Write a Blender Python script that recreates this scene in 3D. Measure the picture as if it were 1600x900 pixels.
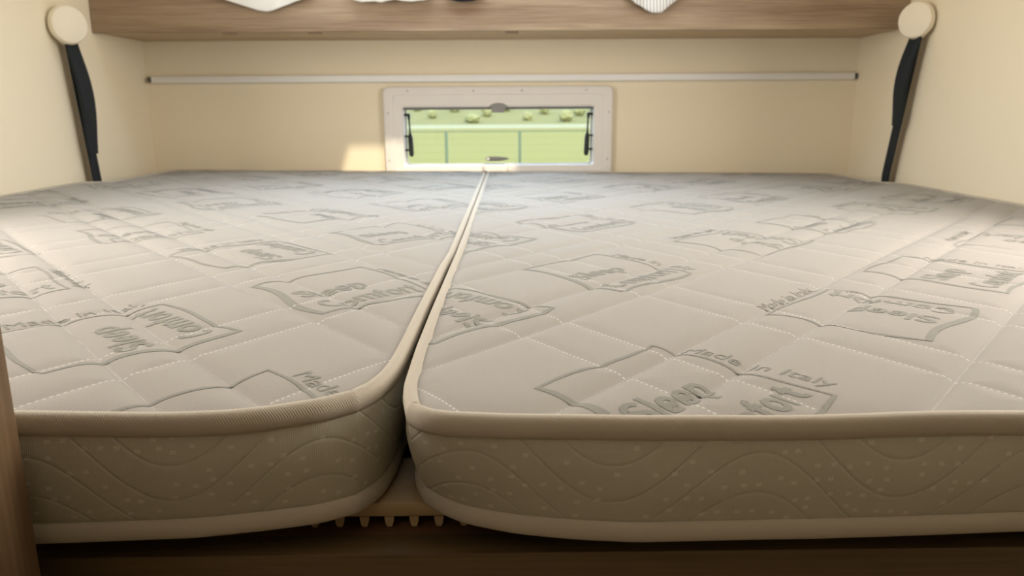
import bpy, bmesh, math, random
import numpy as np
from mathutils import Vector, Matrix, noise

for o in list(bpy.data.objects):
    bpy.data.objects.remove(o, do_unlink=True)
random.seed(7)
rng = np.random.default_rng(7)
SC = bpy.context.scene
COL = SC.collection
EYE = 1.135            # height of the camera above the floor; everything is measured from the eye, z = 0

# ------------------------------------------------------------------ camera, sky, sun, lamps
PITCH, ROLL, YAW = math.radians(13.04), math.radians(0.35), math.radians(0.57)
cd = bpy.data.cameras.new('camera'); cam = bpy.data.objects.new('camera', cd); COL.objects.link(cam)
cd.sensor_width = 36.0; cd.lens = 27.0; cd.clip_start = 0.02; cd.clip_end = 2000
fw = Vector((math.sin(YAW) * math.cos(PITCH), math.cos(YAW) * math.cos(PITCH), -math.sin(PITCH)))
rt = Vector((math.cos(YAW), -math.sin(YAW), 0)); up = rt.cross(fw)
r2 = rt * math.cos(ROLL) - up * math.sin(ROLL); u2 = up * math.cos(ROLL) + rt * math.sin(ROLL)
cam.matrix_world = Matrix(((r2.x, u2.x, -fw.x, 0), (r2.y, u2.y, -fw.y, 0), (r2.z, u2.z, -fw.z, EYE), (0, 0, 0, 1)))
cd.dof.use_dof = True; cd.dof.focus_distance = 0.66; cd.dof.aperture_fstop = 10.5
SC.camera = cam
SC.view_settings.view_transform = 'Standard'; SC.view_settings.look = 'None'
SC.view_settings.gamma = 1.0; SC.view_settings.use_curve_mapping = False
SC.view_settings.exposure = 0.07

SKY_HORIZON, SKY_ZENITH, SKY_STRENGTH = (0.68, 0.81, 1.0, 1), (0.50, 0.68, 1.0, 1), 2.6
HAZE_COLOR, HAZE_STRENGTH = (0.62, 0.78, 1.0, 1), 6.0        # bright hazy band low in the sky behind the window
w = bpy.data.worlds.new('sky'); SC.world = w; w.use_nodes = True
nt = w.node_tree; nt.nodes.clear()
wo = nt.nodes.new('ShaderNodeOutputWorld'); bg = nt.nodes.new('ShaderNodeBackground')
tc = nt.nodes.new('ShaderNodeTexCoord'); sx = nt.nodes.new('ShaderNodeSeparateXYZ'); cr = nt.nodes.new('ShaderNodeValToRGB')
cr.color_ramp.elements[0].color = SKY_HORIZON; cr.color_ramp.elements[1].color = SKY_ZENITH
cr.color_ramp.elements[1].position = 0.7
nt.links.new(tc.outputs['Generated'], sx.inputs[0]); nt.links.new(sx.outputs['Z'], cr.inputs[0])
nt.links.new(cr.outputs[0], bg.inputs[0]); bg.inputs[1].default_value = SKY_STRENGTH
def _n(t, **k):
    q = nt.nodes.new(t)
    for a, b in k.items(): setattr(q, a, b)
    return q
def _step(src, a, b):
    q = _n('ShaderNodeMapRange', interpolation_type='SMOOTHSTEP'); q.inputs['From Min'].default_value = a; q.inputs['From Max'].default_value = b
    nt.links.new(src, q.inputs['Value']); return q.outputs['Result']
def _mul(a, b):
    q = _n('ShaderNodeMath', operation='MULTIPLY'); nt.links.new(a, q.inputs[0])
    if isinstance(b, float): q.inputs[1].default_value = b
    else: nt.links.new(b, q.inputs[1])
    return q.outputs[0]
inv = _n('ShaderNodeMath', operation='SUBTRACT'); inv.inputs[0].default_value = 1.0; nt.links.new(_step(sx.outputs['Z'], 0.19, 0.26), inv.inputs[1])
haze = _mul(_mul(_mul(_step(sx.outputs['Z'], 0.030, 0.055), inv.outputs[0]), _step(sx.outputs['Y'], 0.50, 0.80)), HAZE_STRENGTH)
bg2 = _n('ShaderNodeBackground'); bg2.inputs[0].default_value = HAZE_COLOR; nt.links.new(haze, bg2.inputs[1])
ad = _n('ShaderNodeAddShader'); nt.links.new(bg.outputs[0], ad.inputs[0]); nt.links.new(bg2.outputs[0], ad.inputs[1])
nt.links.new(ad.outputs[0], wo.inputs[0])

SUN_DIR = Vector((-0.32, 1.1, -1.0))
SUN_STRENGTH = 3.0
def lamp(name, kind, loc, energy, color, aim=None, size=None, size_y=None):
    l = bpy.data.lights.new(name, kind); l.energy = energy; l.color = color
    o = bpy.data.objects.new(name, l); COL.objects.link(o); o.location = (loc[0], loc[1], loc[2] + EYE)
    if aim is not None:
        o.rotation_euler = Vector(aim).to_track_quat('-Z', 'Y').to_euler()
    if size:
        l.shape = 'RECTANGLE'; l.size = size; l.size_y = size_y or size
    return o
sun = lamp('sun', 'SUN', (2, -8, 9), SUN_STRENGTH, (1.0, 0.88, 0.66), SUN_DIR); sun.data.angle = math.radians(1.2)
FILL_TINT = (1.0, 0.955, 0.89)
sl = lamp('side_fill_left', 'AREA', (-1.06, 0.95, 0.30), 11.4, FILL_TINT, (1, 0, 0.0), 0.44, 0.66)  # added fill lamp, stands in for an unseen side window
sr = lamp('side_fill_right', 'AREA', (1.06, 0.95, 0.30), 11.9, FILL_TINT, (-1, 0, 0.0), 0.44, 0.66)  # matching fill lamp, added on the right
sl.data.spread = sr.data.spread = math.radians(160)
over = lamp('cool_fill_over_bed', 'AREA', (-0.08, 1.80, 0.82), 7.6, (0.66, 0.83, 1.0), (0, -0.12, -1), 0.9, 0.3); over.data.spread = math.radians(115)  # unseen cool fill, added to brighten and tint the far mattresses
lamp('fill_over_living_area', 'AREA', (-0.70, -0.55, 0.78), 1.7, FILL_TINT, (0, 0, -1), 0.8, 0.8)  # unseen fill lamp, added to light the mattress fronts

# ------------------------------------------------------------------ helpers
def add(name, data, parent=None):
    o = bpy.data.objects.new(name, data); COL.objects.link(o)
    if parent is not None:
        o.parent = parent
    return o
def origin_of(parent):
    v = Vector((0, 0, 0))
    while parent is not None:
        v += parent.location; parent = parent.parent
    return v
def empty(name, loc, label=None, cat=None, group=None, kind=None):
    o = add(name, None); o.location = (loc[0], loc[1], loc[2] + EYE); o.empty_display_size = 0.05
    return tag(o, label, cat, group, kind)
def tag(o, label=None, cat=None, group=None, kind=None):
    if label: o['label'] = label
    if cat: o['category'] = cat
    if group: o['group'] = group
    if kind: o['kind'] = kind
    return o
def mesh(name, verts, faces, mats, parent=None, smooth=True, uv=None, matidx=None):
    off = origin_of(parent) if parent is not None else Vector((0, 0, 0))
    V = np.asarray(verts, float).reshape(-1, 3) + np.array([0, 0, EYE]) - np.array(off)
    me = bpy.data.meshes.new(name)
    me.from_pydata(V.tolist(), [], [list(map(int, f)) for f in faces])
    for m in (mats if isinstance(mats, (list, tuple)) else [mats]):
        me.materials.append(m)
    if smooth is not None:
        me.polygons.foreach_set('use_smooth', [bool(smooth)] * len(me.polygons))
    if matidx is not None:
        me.polygons.foreach_set('material_index', np.asarray(matidx, np.int32))
    if uv is not None:
        ul = me.uv_layers.new(name='UVMap')
        idx = np.empty(len(me.loops), np.int32); me.loops.foreach_get('vertex_index', idx)
        ul.data.foreach_set('uv', np.asarray(uv, np.float32)[idx].ravel())
    me.update()
    return add(name, me, parent)
class MB:
    """collects shapes in eye-relative metres, then links them as ONE mesh"""
    def __init__(s): s.v = []; s.f = []
    def raw(s, verts, faces):
        b = len(s.v); s.v += [tuple(map(float, p)) for p in verts]; s.f += [[b + i for i in f] for f in faces]; return s
    def box(s, x0, x1, y0, y1, z0, z1, bev=0.0, seg=2):
        bm = bmesh.new(); bmesh.ops.create_cube(bm, size=1.0)
        for v in bm.verts:
            v.co = Vector(((x0 + x1) / 2 + v.co.x * (x1 - x0), (y0 + y1) / 2 + v.co.y * (y1 - y0), (z0 + z1) / 2 + v.co.z * (z1 - z0)))
        if bev > 0:
            bmesh.ops.bevel(bm, geom=bm.edges[:], offset=bev, segments=seg, profile=0.5, affect='EDGES')
        return s.bm(bm)
    def bm(s, bm, M=None):
        bm.verts.index_update()
        s.raw([(M @ v.co) if M else v.co for v in bm.verts], [[v.index for v in f.verts] for f in bm.faces]); bm.free(); return s
    def lathe(s, prof, M, n=32):
        """profile (r, h) turned about local Z, placed by matrix M"""
        vs, fs = [], []
        for r, h in prof:
            for k in range(n):
                a = 2 * math.pi * k / n; vs.append(M @ Vector((r * math.cos(a), r * math.sin(a), h)))
        for i in range(len(prof) - 1):
            for k in range(n):
                fs.append([i * n + k, i * n + (k + 1) % n, (i + 1) * n + (k + 1) % n, (i + 1) * n + k])
        fs.append(list(range(n - 1, -1, -1))); fs.append([(len(prof) - 1) * n + k for k in range(n)])
        return s.raw(vs, fs)
    def sweep(s, pts, sect, side):
        """closed section (a, b) swept along pts; a along 'side', b along side x tangent; sect may be one list or one per point"""
        vs, fs = [], []; P = [Vector(p) for p in pts]; n = None; side = Vector(side).normalized()
        for i, p in enumerate(P):
            t = (P[min(i + 1, len(P) - 1)] - P[max(i - 1, 0)]).normalized()
            a = (side - t * side.dot(t)).normalized(); b = t.cross(a)
            sc = sect[i] if isinstance(sect[0][0], (tuple, list)) else sect; n = len(sc)
            vs += [p + a * q[0] + b * q[1] for q in sc]
        for i in range(len(P) - 1):
            for k in range(n):
                fs.append([i * n + k, i * n + (k + 1) % n, (i + 1) * n + (k + 1) % n, (i + 1) * n + k])
        fs.append(list(range(n - 1, -1, -1))); fs.append([(len(P) - 1) * n + k for k in range(n)])
        return s.raw(vs, fs)
    def build(s, name, mat, parent=None, smooth=False):
        o = mesh(name, s.v, s.f, mat, parent, smooth)
        return o
def autosmooth(o, ang=35):
    bm = bmesh.new(); bm.from_mesh(o.data); bmesh.ops.recalc_face_normals(bm, faces=bm.faces[:])
    for f in bm.faces: f.smooth = True
    for e in bm.edges:
        e.smooth = not (len(e.link_faces) == 2 and e.calc_face_angle(0) > math.radians(ang))
    bm.to_mesh(o.data); bm.free(); return o
def superellipse(a, b, p=2.6, n=20):
    r = []
    for k in range(n):
        t = 2 * math.pi * k / n; c, s_ = math.cos(t), math.sin(t)
        r.append((a * math.copysign(abs(c) ** (2 / p), c), b * math.copysign(abs(s_) ** (2 / p), s_)))
    return r

# ------------------------------------------------------------------ materials
class NT:
    def __init__(s, name):
        s.m = bpy.data.materials.new(name); s.m.use_nodes = True; s.t = s.m.node_tree; s.t.nodes.clear()
        s.out = s.t.nodes.new('ShaderNodeOutputMaterial')
        s.p = s.t.nodes.new('ShaderNodeBsdfPrincipled'); s.t.links.new(s.p.outputs[0], s.out.inputs[0])
    def n(s, t, **k):
        q = s.t.nodes.new(t)
        for a, b in k.items(): setattr(q, a, b)
        return q
    def l(s, a, b): s.t.links.new(a, b)
    def M(s, op, a, b=None, c=None):
        q = s.n('ShaderNodeMath', operation=op)
        for i, v in enumerate((a, b, c)):
            if v is None: continue
            if isinstance(v, (int, float)): q.inputs[i].default_value = v
            else: s.l(v, q.inputs[i])
        return q.outputs[0]
    def mix(s, f, a, b):
        q = s.n('ShaderNodeMix', data_type='RGBA')
        for i, v in ((0, f), (6, a), (7, b)):
            if isinstance(v, (int, float)): q.inputs[i].default_value = v
            elif isinstance(v, tuple): q.inputs[i].default_value = (v[0], v[1], v[2], 1)
            else: s.l(v, q.inputs[i])
        return q.outputs[2]
    def noise(s, vec, scale, detail=3, rough=0.5):
        q = s.n('ShaderNodeTexNoise'); q.inputs['Scale'].default_value = scale; q.inputs['Detail'].default_value = detail; q.inputs['Roughness'].default_value = rough
        if vec is not None: s.l(vec, q.inputs['Vector'])
        return q.outputs['Fac']
    def obj(s): return s.n('ShaderNodeTexCoord').outputs['Object']
    def uv(s): return s.n('ShaderNodeTexCoord').outputs['UV']
    def scaled(s, vec, sc):
        q = s.n('ShaderNodeMapping'); q.inputs['Scale'].default_value = sc; s.l(vec, q.inputs[0]); return q.outputs[0]
    def bump(s, h, strength=0.3, dist=0.001):
        q = s.n('ShaderNodeBump'); q.inputs['Strength'].default_value = strength; q.inputs['Distance'].default_value = dist
        s.l(h, q.inputs['Height']); s.l(q.outputs[0], s.p.inputs['Normal'])
    def base(s, c, rough=0.6, spec=0.5, metal=0.0):
        if isinstance(c, tuple): s.p.inputs['Base Color'].default_value = (c[0], c[1], c[2], 1)
        else: s.l(c, s.p.inputs['Base Color'])
        s.p.inputs['Roughness'].default_value = rough; s.p.inputs['Specular IOR Level'].default_value = spec; s.p.inputs['Metallic'].default_value = metal
        return s
def plain(name, c, rough=0.5, spec=0.5, grain=0.05, metal=0.0, bump=0.0):
    k = NT(name); f = k.noise(k.obj(), 35, 4)
    k.base(k.mix(f, tuple(v * (1 - grain) for v in c), tuple(min(1, v * (1 + grain)) for v in c)), rough, spec, metal)
    if bump: k.bump(k.noise(k.obj(), 900, 2), bump, 0.0005)
    return k.m
def wood(name, axis, dark=(0.205, 0.130, 0.078), light=(0.40, 0.295, 0.195)):
    k = NT(name); sc = [7.0, 7.0, 7.0]; sc[axis] = 0.55
    fine = [90.0, 90.0, 90.0]; fine[axis] = 2.2
    a = k.noise(k.scaled(k.obj(), tuple(sc)), 3.2, 5, 0.62); b = k.noise(k.scaled(k.obj(), tuple(fine)), 3.0, 4, 0.6)
    f = k.M('MULTIPLY_ADD', k.M('SUBTRACT', a, 0.5), 2.3, 0.5)
    f = k.M('MULTIPLY_ADD', k.M('SUBTRACT', b, 0.5), 1.3, f)
    q = k.n('ShaderNodeClamp'); k.l(f, q.inputs[0])
    k.base(k.mix(q.outputs[0], dark, light), 0.5, 0.4); k.bump(b, 0.12, 0.0006)
    return k.m
CREAM = (0.85, 0.752, 0.57)
M_wall = plain('cream_wall_laminate', CREAM, 0.62, 0.35, 0.012, bump=0.05)
M_ceil = plain('pale_ceiling_laminate', (0.84, 0.79, 0.70), 0.6, 0.3, 0.01)
M_floor = plain('grey_brown_vinyl', (0.30, 0.23, 0.16), 0.5, 0.4, 0.1)
M_woodx = wood('oak_laminate_along', 0); M_woodz = wood('oak_laminate_upright', 2, (0.105, 0.058, 0.026), (0.205, 0.130, 0.070))
M_walnut = wood('dark_walnut_laminate', 0, (0.062, 0.036, 0.013), (0.125, 0.078, 0.032))
M_under_lit = wood('oak_laminate_bounce_lit', 0, (0.42, 0.29, 0.165), (0.56, 0.41, 0.25))  # for the shelf underside, bounce light put into a lighter oak tone
M_deck = wood('dark_plywood', 0, (0.10, 0.045, 0.02), (0.16, 0.08, 0.035))
M_frame = plain('white_plastic', (0.78, 0.74, 0.70), 0.45, 0.45, 0.01)
M_rail = plain('white_aluminium', (0.86, 0.85, 0.83), 0.4, 0.5, 0.01)
M_black = plain('black_plastic', (0.012, 0.014, 0.015), 0.45, 0.4, 0.1)
M_strap = plain('black_webbing', (0.014, 0.018, 0.022), 0.75, 0.3, 0.15, bump=0.3)
M_grey = plain('grey_plastic', (0.10, 0.10, 0.10), 0.5, 0.4, 0.05)
M_mgrey = plain('mid_grey_plastic', (0.27, 0.27, 0.26), 0.5, 0.4, 0.05)
M_lgrey = plain('pale_grey_plastic', (0.62, 0.61, 0.58), 0.45, 0.4, 0.03)
M_dgrey = plain('dark_grey_gasket', (0.16, 0.16, 0.16), 0.7, 0.3, 0.05)
M_disc = plain('cream_plastic', (0.80, 0.72, 0.57), 0.5, 0.4, 0.01)
M_slat = plain('beige_plastic', (0.36, 0.25, 0.135), 0.5, 0.4, 0.03)
M_screw = plain('screw_cap', (0.55, 0.53, 0.50), 0.4, 0.5, 0.03)
M_dark = plain('black_knit', (0.02, 0.02, 0.028), 0.9, 0.2, 0.2, bump=0.4)
def cloth_mat(name, c, stripes=False):
    k = NT(name); v = k.obj()
    if stripes:
        sp = k.n('ShaderNodeSeparateXYZ'); k.l(v, sp.inputs[0])
        x = k.M('MULTIPLY_ADD', sp.outputs['Z'], 0.12, sp.outputs['X'])
        f = k.M('LESS_THAN', k.M('FRACT', k.M('MULTIPLY', x, 115.0)), 0.30)
        k.base(k.mix(f, c, tuple(v_ * 0.52 for v_ in c)), 0.85, 0.25)
    else:
        k.base(c, 0.85, 0.25)
    k.bump(k.noise(v, 700, 2), 0.25, 0.0006)
    return k.m
M_white_cloth = cloth_mat('white_cotton', (0.80, 0.78, 0.74))
M_towel = cloth_mat('white_terry', (0.86, 0.85, 0.82))
M_striped = cloth_mat('white_cotton_grey_stripes', (0.80, 0.79, 0.77), True)

FAB = (0.352, 0.323, 0.288)
def fabric_finish(k):
    k.p.inputs['Roughness'].default_value = 0.75; k.p.inputs['Specular IOR Level'].default_value = 0.22
def top_fabric(name, fams, colour=FAB, stitched=True):
    """woven mattress cover; fams = quilting families (nx, ny, o1, o2, period) in metres"""
    k = NT(name); sp = k.n('ShaderNodeSeparateXYZ'); k.l(k.uv(), sp.inputs[0]); X, Y = sp.outputs['X'], sp.outputs['Y']
    tw = k.M('SINE', k.M('MULTIPLY', k.M('MULTIPLY_ADD', X, 0.55, Y), 2 * math.pi / 0.0021))
    tw2 = k.M('SINE', k.M('MULTIPLY', k.M('MULTIPLY_ADD', Y, -0.25, X), 2 * math.pi / 0.0016))
    wv = k.M('MULTIPLY_ADD', tw2, 0.5, tw)
    st = None
    if stitched:
        for fi, (nx, ny, o1, o2, p) in enumerate(fams):
            s_ = k.M('ADD', k.M('MULTIPLY', X, nx), k.M('MULTIPLY', Y, ny)); t = k.M('SUBTRACT', k.M('MULTIPLY', X, ny), k.M('MULTIPLY', Y, nx))
            dash = k.M('LESS_THAN', k.M('FRACT', k.M('MULTIPLY', t, 1 / 0.0046)), 0.55)
            for o_ in (o1, o2):
                fr = k.M('FRACT', k.M('MULTIPLY_ADD', s_, 1 / p, 0.5 - o_ / p))
                d = k.M('MULTIPLY', k.M('ABSOLUTE', k.M('SUBTRACT', fr, 0.5)), p)
                q = k.M('MULTIPLY', k.M('MULTIPLY', k.M('LESS_THAN', d, 0.0007), dash), 0.35 if fi == 0 else 1.0)
                st = q if st is None else k.M('MAXIMUM', st, q)
    pat = k.noise(k.scaled(k.uv(), (1, 1, 1)), 6, 3)
    c = k.mix(pat, tuple(v * 0.975 for v in colour), tuple(min(1, v * 1.02) for v in colour))
    c = k.mix(k.M('MULTIPLY_ADD', wv, 0.028, 0.05), c, tuple(v * 0.55 for v in colour))
    if st is not None: c = k.mix(k.M('MULTIPLY', st, 0.40), c, (0.90, 0.87, 0.83))
    k.base(c); fabric_finish(k)
    h = k.M('MULTIPLY', wv, 0.35)
    if st is not None: h = k.M('MULTIPLY_ADD', st, 1.4, h)
    k.bump(h, 0.35, 0.0003)
    return k.m
def border_fabric(name):
    """side border: woven, quilted in stacked waves, small glossy woven ticks; uv = (length, height) in metres"""
    k = NT(name); sp = k.n('ShaderNodeSeparateXYZ'); k.l(k.uv(), sp.inputs[0]); U, V = sp.outputs['X'], sp.outputs['Y']
    wav = k.M('MULTIPLY', k.M('SINE', k.M('MULTIPLY', U, 2 * math.pi / 0.185)), 0.030)
    fr = k.M('FRACT', k.M('MULTIPLY', k.M('SUBTRACT', V, wav), 1 / 0.0265))
    d = k.M('ABSOLUTE', k.M('SUBTRACT', fr, 0.5))
    groove = k.M('POWER', k.M('SUBTRACT', 1.0, k.M('MINIMUM', k.M('MULTIPLY', d, 9.0), 1.0)), 2.0)
    vo = k.n('ShaderNodeTexVoronoi'); vo.voronoi_dimensions = '2D'; vo.inputs['Scale'].default_value = 88; vo.inputs['Randomness'].default_value = 0.72
    k.l(k.uv(), vo.inputs['Vector'])
    ps = k.n('ShaderNodeSeparateXYZ'); k.l(vo.outputs['Position'], ps.inputs[0])
    dx = k.M('ABSOLUTE', k.M('SUBTRACT', U, ps.outputs['X'])); dy = k.M('ABSOLUTE', k.M('SUBTRACT', V, ps.outputs['Y']))
    sc = k.n('ShaderNodeSeparateXYZ'); k.l(vo.outputs['Color'], sc.inputs[0])
    tick = k.M('MULTIPLY', k.M('LESS_THAN', dx, 0.0018), k.M('LESS_THAN', dy, 0.0014))
    tick = k.M('MULTIPLY', tick, k.M('GREATER_THAN', k.M('FRACT', k.M('MULTIPLY', k.M('MULTIPLY_ADD', V, 0.4, U), 1 / 0.0012)), 0.40))
    tick = k.M('MULTIPLY', tick, k.M('GREATER_THAN', sc.outputs['X'], 0.5))
    wv = k.M('ADD', k.M('SINE', k.M('MULTIPLY', U, 2 * math.pi / 0.0013)), k.M('SINE', k.M('MULTIPLY', V, 2 * math.pi / 0.0013)))
    col = (0.48, 0.445, 0.355)
    c = k.mix(k.M('MULTIPLY_ADD', wv, 0.03, 0.06), col, tuple(v * 0.6 for v in col))
    c = k.mix(k.M('MULTIPLY', tick, 0.42), c, (0.90, 0.86, 0.76))
    k.base(c); fabric_finish(k)
    r = k.M('MULTIPLY_ADD', tick, -0.22, 0.52); k.l(r, k.p.inputs['Roughness'])
    k.bump(k.M('ADD', k.M('MULTIPLY', groove, -1.5), k.M('MULTIPLY_ADD', tick, 0.6, k.M('MULTIPLY', wv, 0.12))), 0.6, 0.0007)
    return k.m
def piping_fabric(name, c=(0.47, 0.415, 0.335)):
    k = NT(name); sp = k.n('ShaderNodeSeparateXYZ'); k.l(k.uv(), sp.inputs[0])
    s_ = k.M('SINE', k.M('MULTIPLY', k.M('MULTIPLY_ADD', sp.outputs['Y'], 0.8, sp.outputs['X']), 2 * math.pi / 0.0017))
    k.base(k.mix(k.M('MULTIPLY_ADD', s_, 0.035, 0.035), c, tuple(v * 0.6 for v in c))); fabric_finish(k); k.p.inputs['Roughness'].default_value = 0.65
    k.bump(s_, 0.22, 0.0003)
    return k.m
M_border = border_fabric('woven_border_fabric'); M_pipe = piping_fabric('twill_edge_tape')
M_print = top_fabric('woven_grey_lettering', [], (0.258, 0.248, 0.216), False)
def glass_mat():
    k = NT('acrylic_pane'); tr = k.n('ShaderNodeBsdfTransparent'); tr.inputs[0].default_value = (0.95, 0.97, 0.95, 1)
    gl = k.n('ShaderNodeBsdfGlossy'); gl.inputs['Roughness'].default_value = 0.02
    fr = k.n('ShaderNodeFresnel'); fr.inputs[0].default_value = 1.3; mx = k.n('ShaderNodeMixShader')
    k.l(fr.outputs[0], mx.inputs[0]); k.l(tr.outputs[0], mx.inputs[1]); k.l(gl.outputs[0], mx.inputs[2]); k.l(mx.outputs[0], k.out.inputs[0])
    k.t.nodes.remove(k.p); return k.m
M_glass = glass_mat()
def green(name, a, b, scale, rough=0.9):
    k = NT(name); f = k.noise(k.obj(), scale, 5, 0.6); k.base(k.mix(f, a, b), rough, 0.15); return k.m
M_grass = green('meadow_grass', (0.288, 0.252, 0.058), (0.320, 0.278, 0.067), 0.5)
M_slope = green('hazy_slope', (0.235, 0.225, 0.085), (0.350, 0.310, 0.125), 0.16)
M_leaf = [green('pale_leaves', (0.37, 0.355, 0.165), (0.43, 0.40, 0.19), 1.2), green('mid_leaves', (0.351, 0.351, 0.162), (0.418, 0.399, 0.190), 1.2)]
M_bark = plain('bark', (0.16, 0.12, 0.08), 0.9, 0.2, 0.2)
M_path = plain('pale_gravel', (0.40, 0.37, 0.19), 0.9, 0.2, 0.06)
M_fence = plain('green_coated_steel', (0.152, 0.199, 0.125), 0.6, 0.3, 0.03)

# ------------------------------------------------------------------ room shell
XW, YB, CEIL, FLOOR, YF = 1.09, 2.44, 0.85, -EYE, -1.8
T = 0.04
def struct(name, mb, mat, label=None, cat='wall'):
    return tag(mb.build(name, mat), label, cat, None, 'structure')
HX0, HX1, HZ0, HZ1 = -0.322, 0.294, -0.181, 0.023           # opening for the rear window
b = MB().box(-XW - T, HX0, YB, YB + T, FLOOR, CEIL).box(HX1, XW + T, YB, YB + T, FLOOR, CEIL)
b.box(HX0, HX1, YB, YB + T, HZ1, CEIL).box(HX0, HX1, YB, YB + T, FLOOR, HZ0)
struct('wall_back', b, M_wall, 'cream wall behind the bed with the small window in it')
struct('wall_left', MB().box(-XW - T, -XW, YF, YB, FLOOR, CEIL), M_wall, 'cream wall along the left side of the bed')
struct('wall_right', MB().box(XW, XW + T, YF, YB, FLOOR, CEIL), M_wall, 'cream wall along the right side of the bed')
struct('wall_front', MB().box(-XW - T, XW + T, YF - T, YF, FLOOR, CEIL), M_wall, 'cream wall closing the cabin opposite the bed')
struct('floor', MB().box(-XW - T, XW + T, YF - T, YB + T, FLOOR - T, FLOOR), M_floor, 'vinyl floor of the cabin', 'floor')
QX0, QX1, QY0, QY1 = -0.175, 0.375, 1.222, 1.386              # unseen roof hatch, opening sized to shape the sun patch by the window
b = MB().box(-XW - T, XW + T, YF - T, QY0, CEIL, CEIL + T).box(-XW - T, XW + T, QY1, YB + T, CEIL, CEIL + T)
b.box(-XW - T, QX0, QY0, QY1, CEIL, CEIL + T).box(QX1, XW + T, QY0, QY1, CEIL, CEIL + T)
struct('ceiling', b, M_ceil, 'pale ceiling with an unseen roof hatch shaped for the sun patch', 'ceiling')

# white rail across the back wall
tr_ = empty('trim_1', (0, YB, 0.086), 'white horizontal rail across the back wall above the window', 'rail', None, 'structure')
autosmooth(MB().box(-1.068, 1.079, YB - 0.016, YB - 0.001, 0.0855, 0.1065, 0.003).build('rail_strip', M_rail, tr_))
for s, x in ((-1, -1.0745), (1, 1.0845)):
    autosmooth(MB().box(x - 0.0055, x + 0.0055, YB - 0.013, YB - 0.001, 0.088, 0.104, 0.002).build('end_cap', M_grey, tr_))

# oak upright panel at the left of the opening
autosmooth(tag(MB().box(-0.40, -0.2915, 0.31, 0.4315, FLOOR, CEIL, 0.0012).build('upright_panel', M_woodz),
    'oak laminate upright panel at the front left corner of the bed', 'panel'))

# ------------------------------------------------------------------ rear window
win = empty('window_1', (0, YB, -0.2), 'small white framed window low in the back wall', 'window', None, 'structure')
def rrect(x0, x1, z0, z1, r, n=7):
    pts = []
    for cx, cz, a0 in ((x1 - r, z1 - r, 0), (x0 + r, z1 - r, 90), (x0 + r, z0 + r, 180), (x1 - r, z0 + r, 270)):
        for k in range(n + 1):
            a = math.radians(a0 + 90 * k / n); pts.append((cx + r * math.cos(a), cz + r * math.sin(a)))
    return pts
def ring(levels):
    """levels: (x0, x1, z0, z1, r, y) loops joined in order into a closed ring solid"""
    vs, fs = [], []; L = len(levels); n = 0
    for (x0, x1, z0, z1, r, y) in levels:
        q = rrect(x0, x1, z0, z1, r); n = len(q); vs += [(x, y, z) for x, z in q]
    for i in range(L):
        j = (i + 1) % L
        for k in range(n):
            fs.append([i * n + k, i * n + (k + 1) % n, j * n + (k + 1) % n, j * n + k])
    return MB().raw(vs, fs)
OX0, OX1, OZ0, OZ1 = -0.3675, 0.3375, -0.205, 0.072
IX0, IX1, IZ0, IZ1 = -0.309, 0.281, -0.168, 0.010
Yf = YB - 0.021
autosmooth(ring([(OX0, OX1, OZ0, OZ1, 0.020, YB - 0.0005), (OX0, OX1, OZ0, OZ1, 0.020, Yf + 0.006), (OX0 + 0.0015, OX1 - 0.0015, OZ0 + 0.0015, OZ1 - 0.0015, 0.0185, Yf + 0.002),
    (OX0 + 0.006, OX1 - 0.006, OZ0 + 0.006, OZ1 - 0.006, 0.014, Yf), (OX0 + 0.030, OX1 - 0.030, OZ0 + 0.024, OZ1 - 0.024, 0.012, Yf), (OX0 + 0.033, OX1 - 0.033, OZ0 + 0.026, OZ1 - 0.026, 0.011, Yf + 0.003),
    (IX0 - 0.006, IX1 + 0.006, IZ0 - 0.006, IZ1 + 0.006, 0.012, Yf + 0.003), (IX0, IX1, IZ0, IZ1, 0.008, Yf + 0.007), (IX0, IX1, IZ0, IZ1, 0.008, YB + 0.045),
    (IX0 - 0.011, IX1 + 0.011, IZ0 - 0.011, IZ1 + 0.011, 0.008, YB + 0.045), (IX0 - 0.011, IX1 + 0.011, IZ0 - 0.011, IZ1 + 0.011, 0.008, YB - 0.0005)]).build('frame', M_frame, win), 30)
# outward opening acrylic pane, its own pale edge and dark seal
pane = MB().box(IX0 - 0.008, IX1 + 0.008, YB + 0.060, YB + 0.066, IZ0 - 0.010, IZ1 + 0.006, 0.002).build('pane', M_glass, win)
autosmooth(ring([(IX0 - 0.010, IX1 + 0.010, IZ0 - 0.012, IZ1 + 0.008, 0.010, YB + 0.0455), (IX0 - 0.010, IX1 + 0.010, IZ0 - 0.012, IZ1 + 0.008, 0.010, YB + 0.0600),
    (IX0 + 0.004, IX1 - 0.004, IZ0 + 0.002, IZ1 - 0.004, 0.008, YB + 0.0600), (IX0 + 0.004, IX1 - 0.004, IZ0 + 0.002, IZ1 - 0.004, 0.008, YB + 0.0455)]).build('pane_seal', M_lgrey, win))
autosmooth(MB().box(IX0 + 0.001, IX1 - 0.001, Yf + 0.010, Yf + 0.020, IZ1 - 0.0075, IZ1 - 0.0005, 0.002).build('blind_rail', M_dgrey, win))
clip = MB()
M_ = Matrix.Translation((-0.0145, Yf + 0.0025, 0.010)) @ Matrix.Rotation(math.pi / 2, 4, 'X') @ Matrix.Scale(0.45, 4, (0, 1, 0))
clip.lathe([(0.0262, -0.006), (0.0262, 0.001), (0.024, 0.004), (0.0, 0.005)], M_, 28)
clip.box(-0.035, 0.004, Yf - 0.002, Yf + 0.012, -0.007, 0.010, 0.003)
autosmooth(clip.build('blind_catch', M_mgrey, win))
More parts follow.
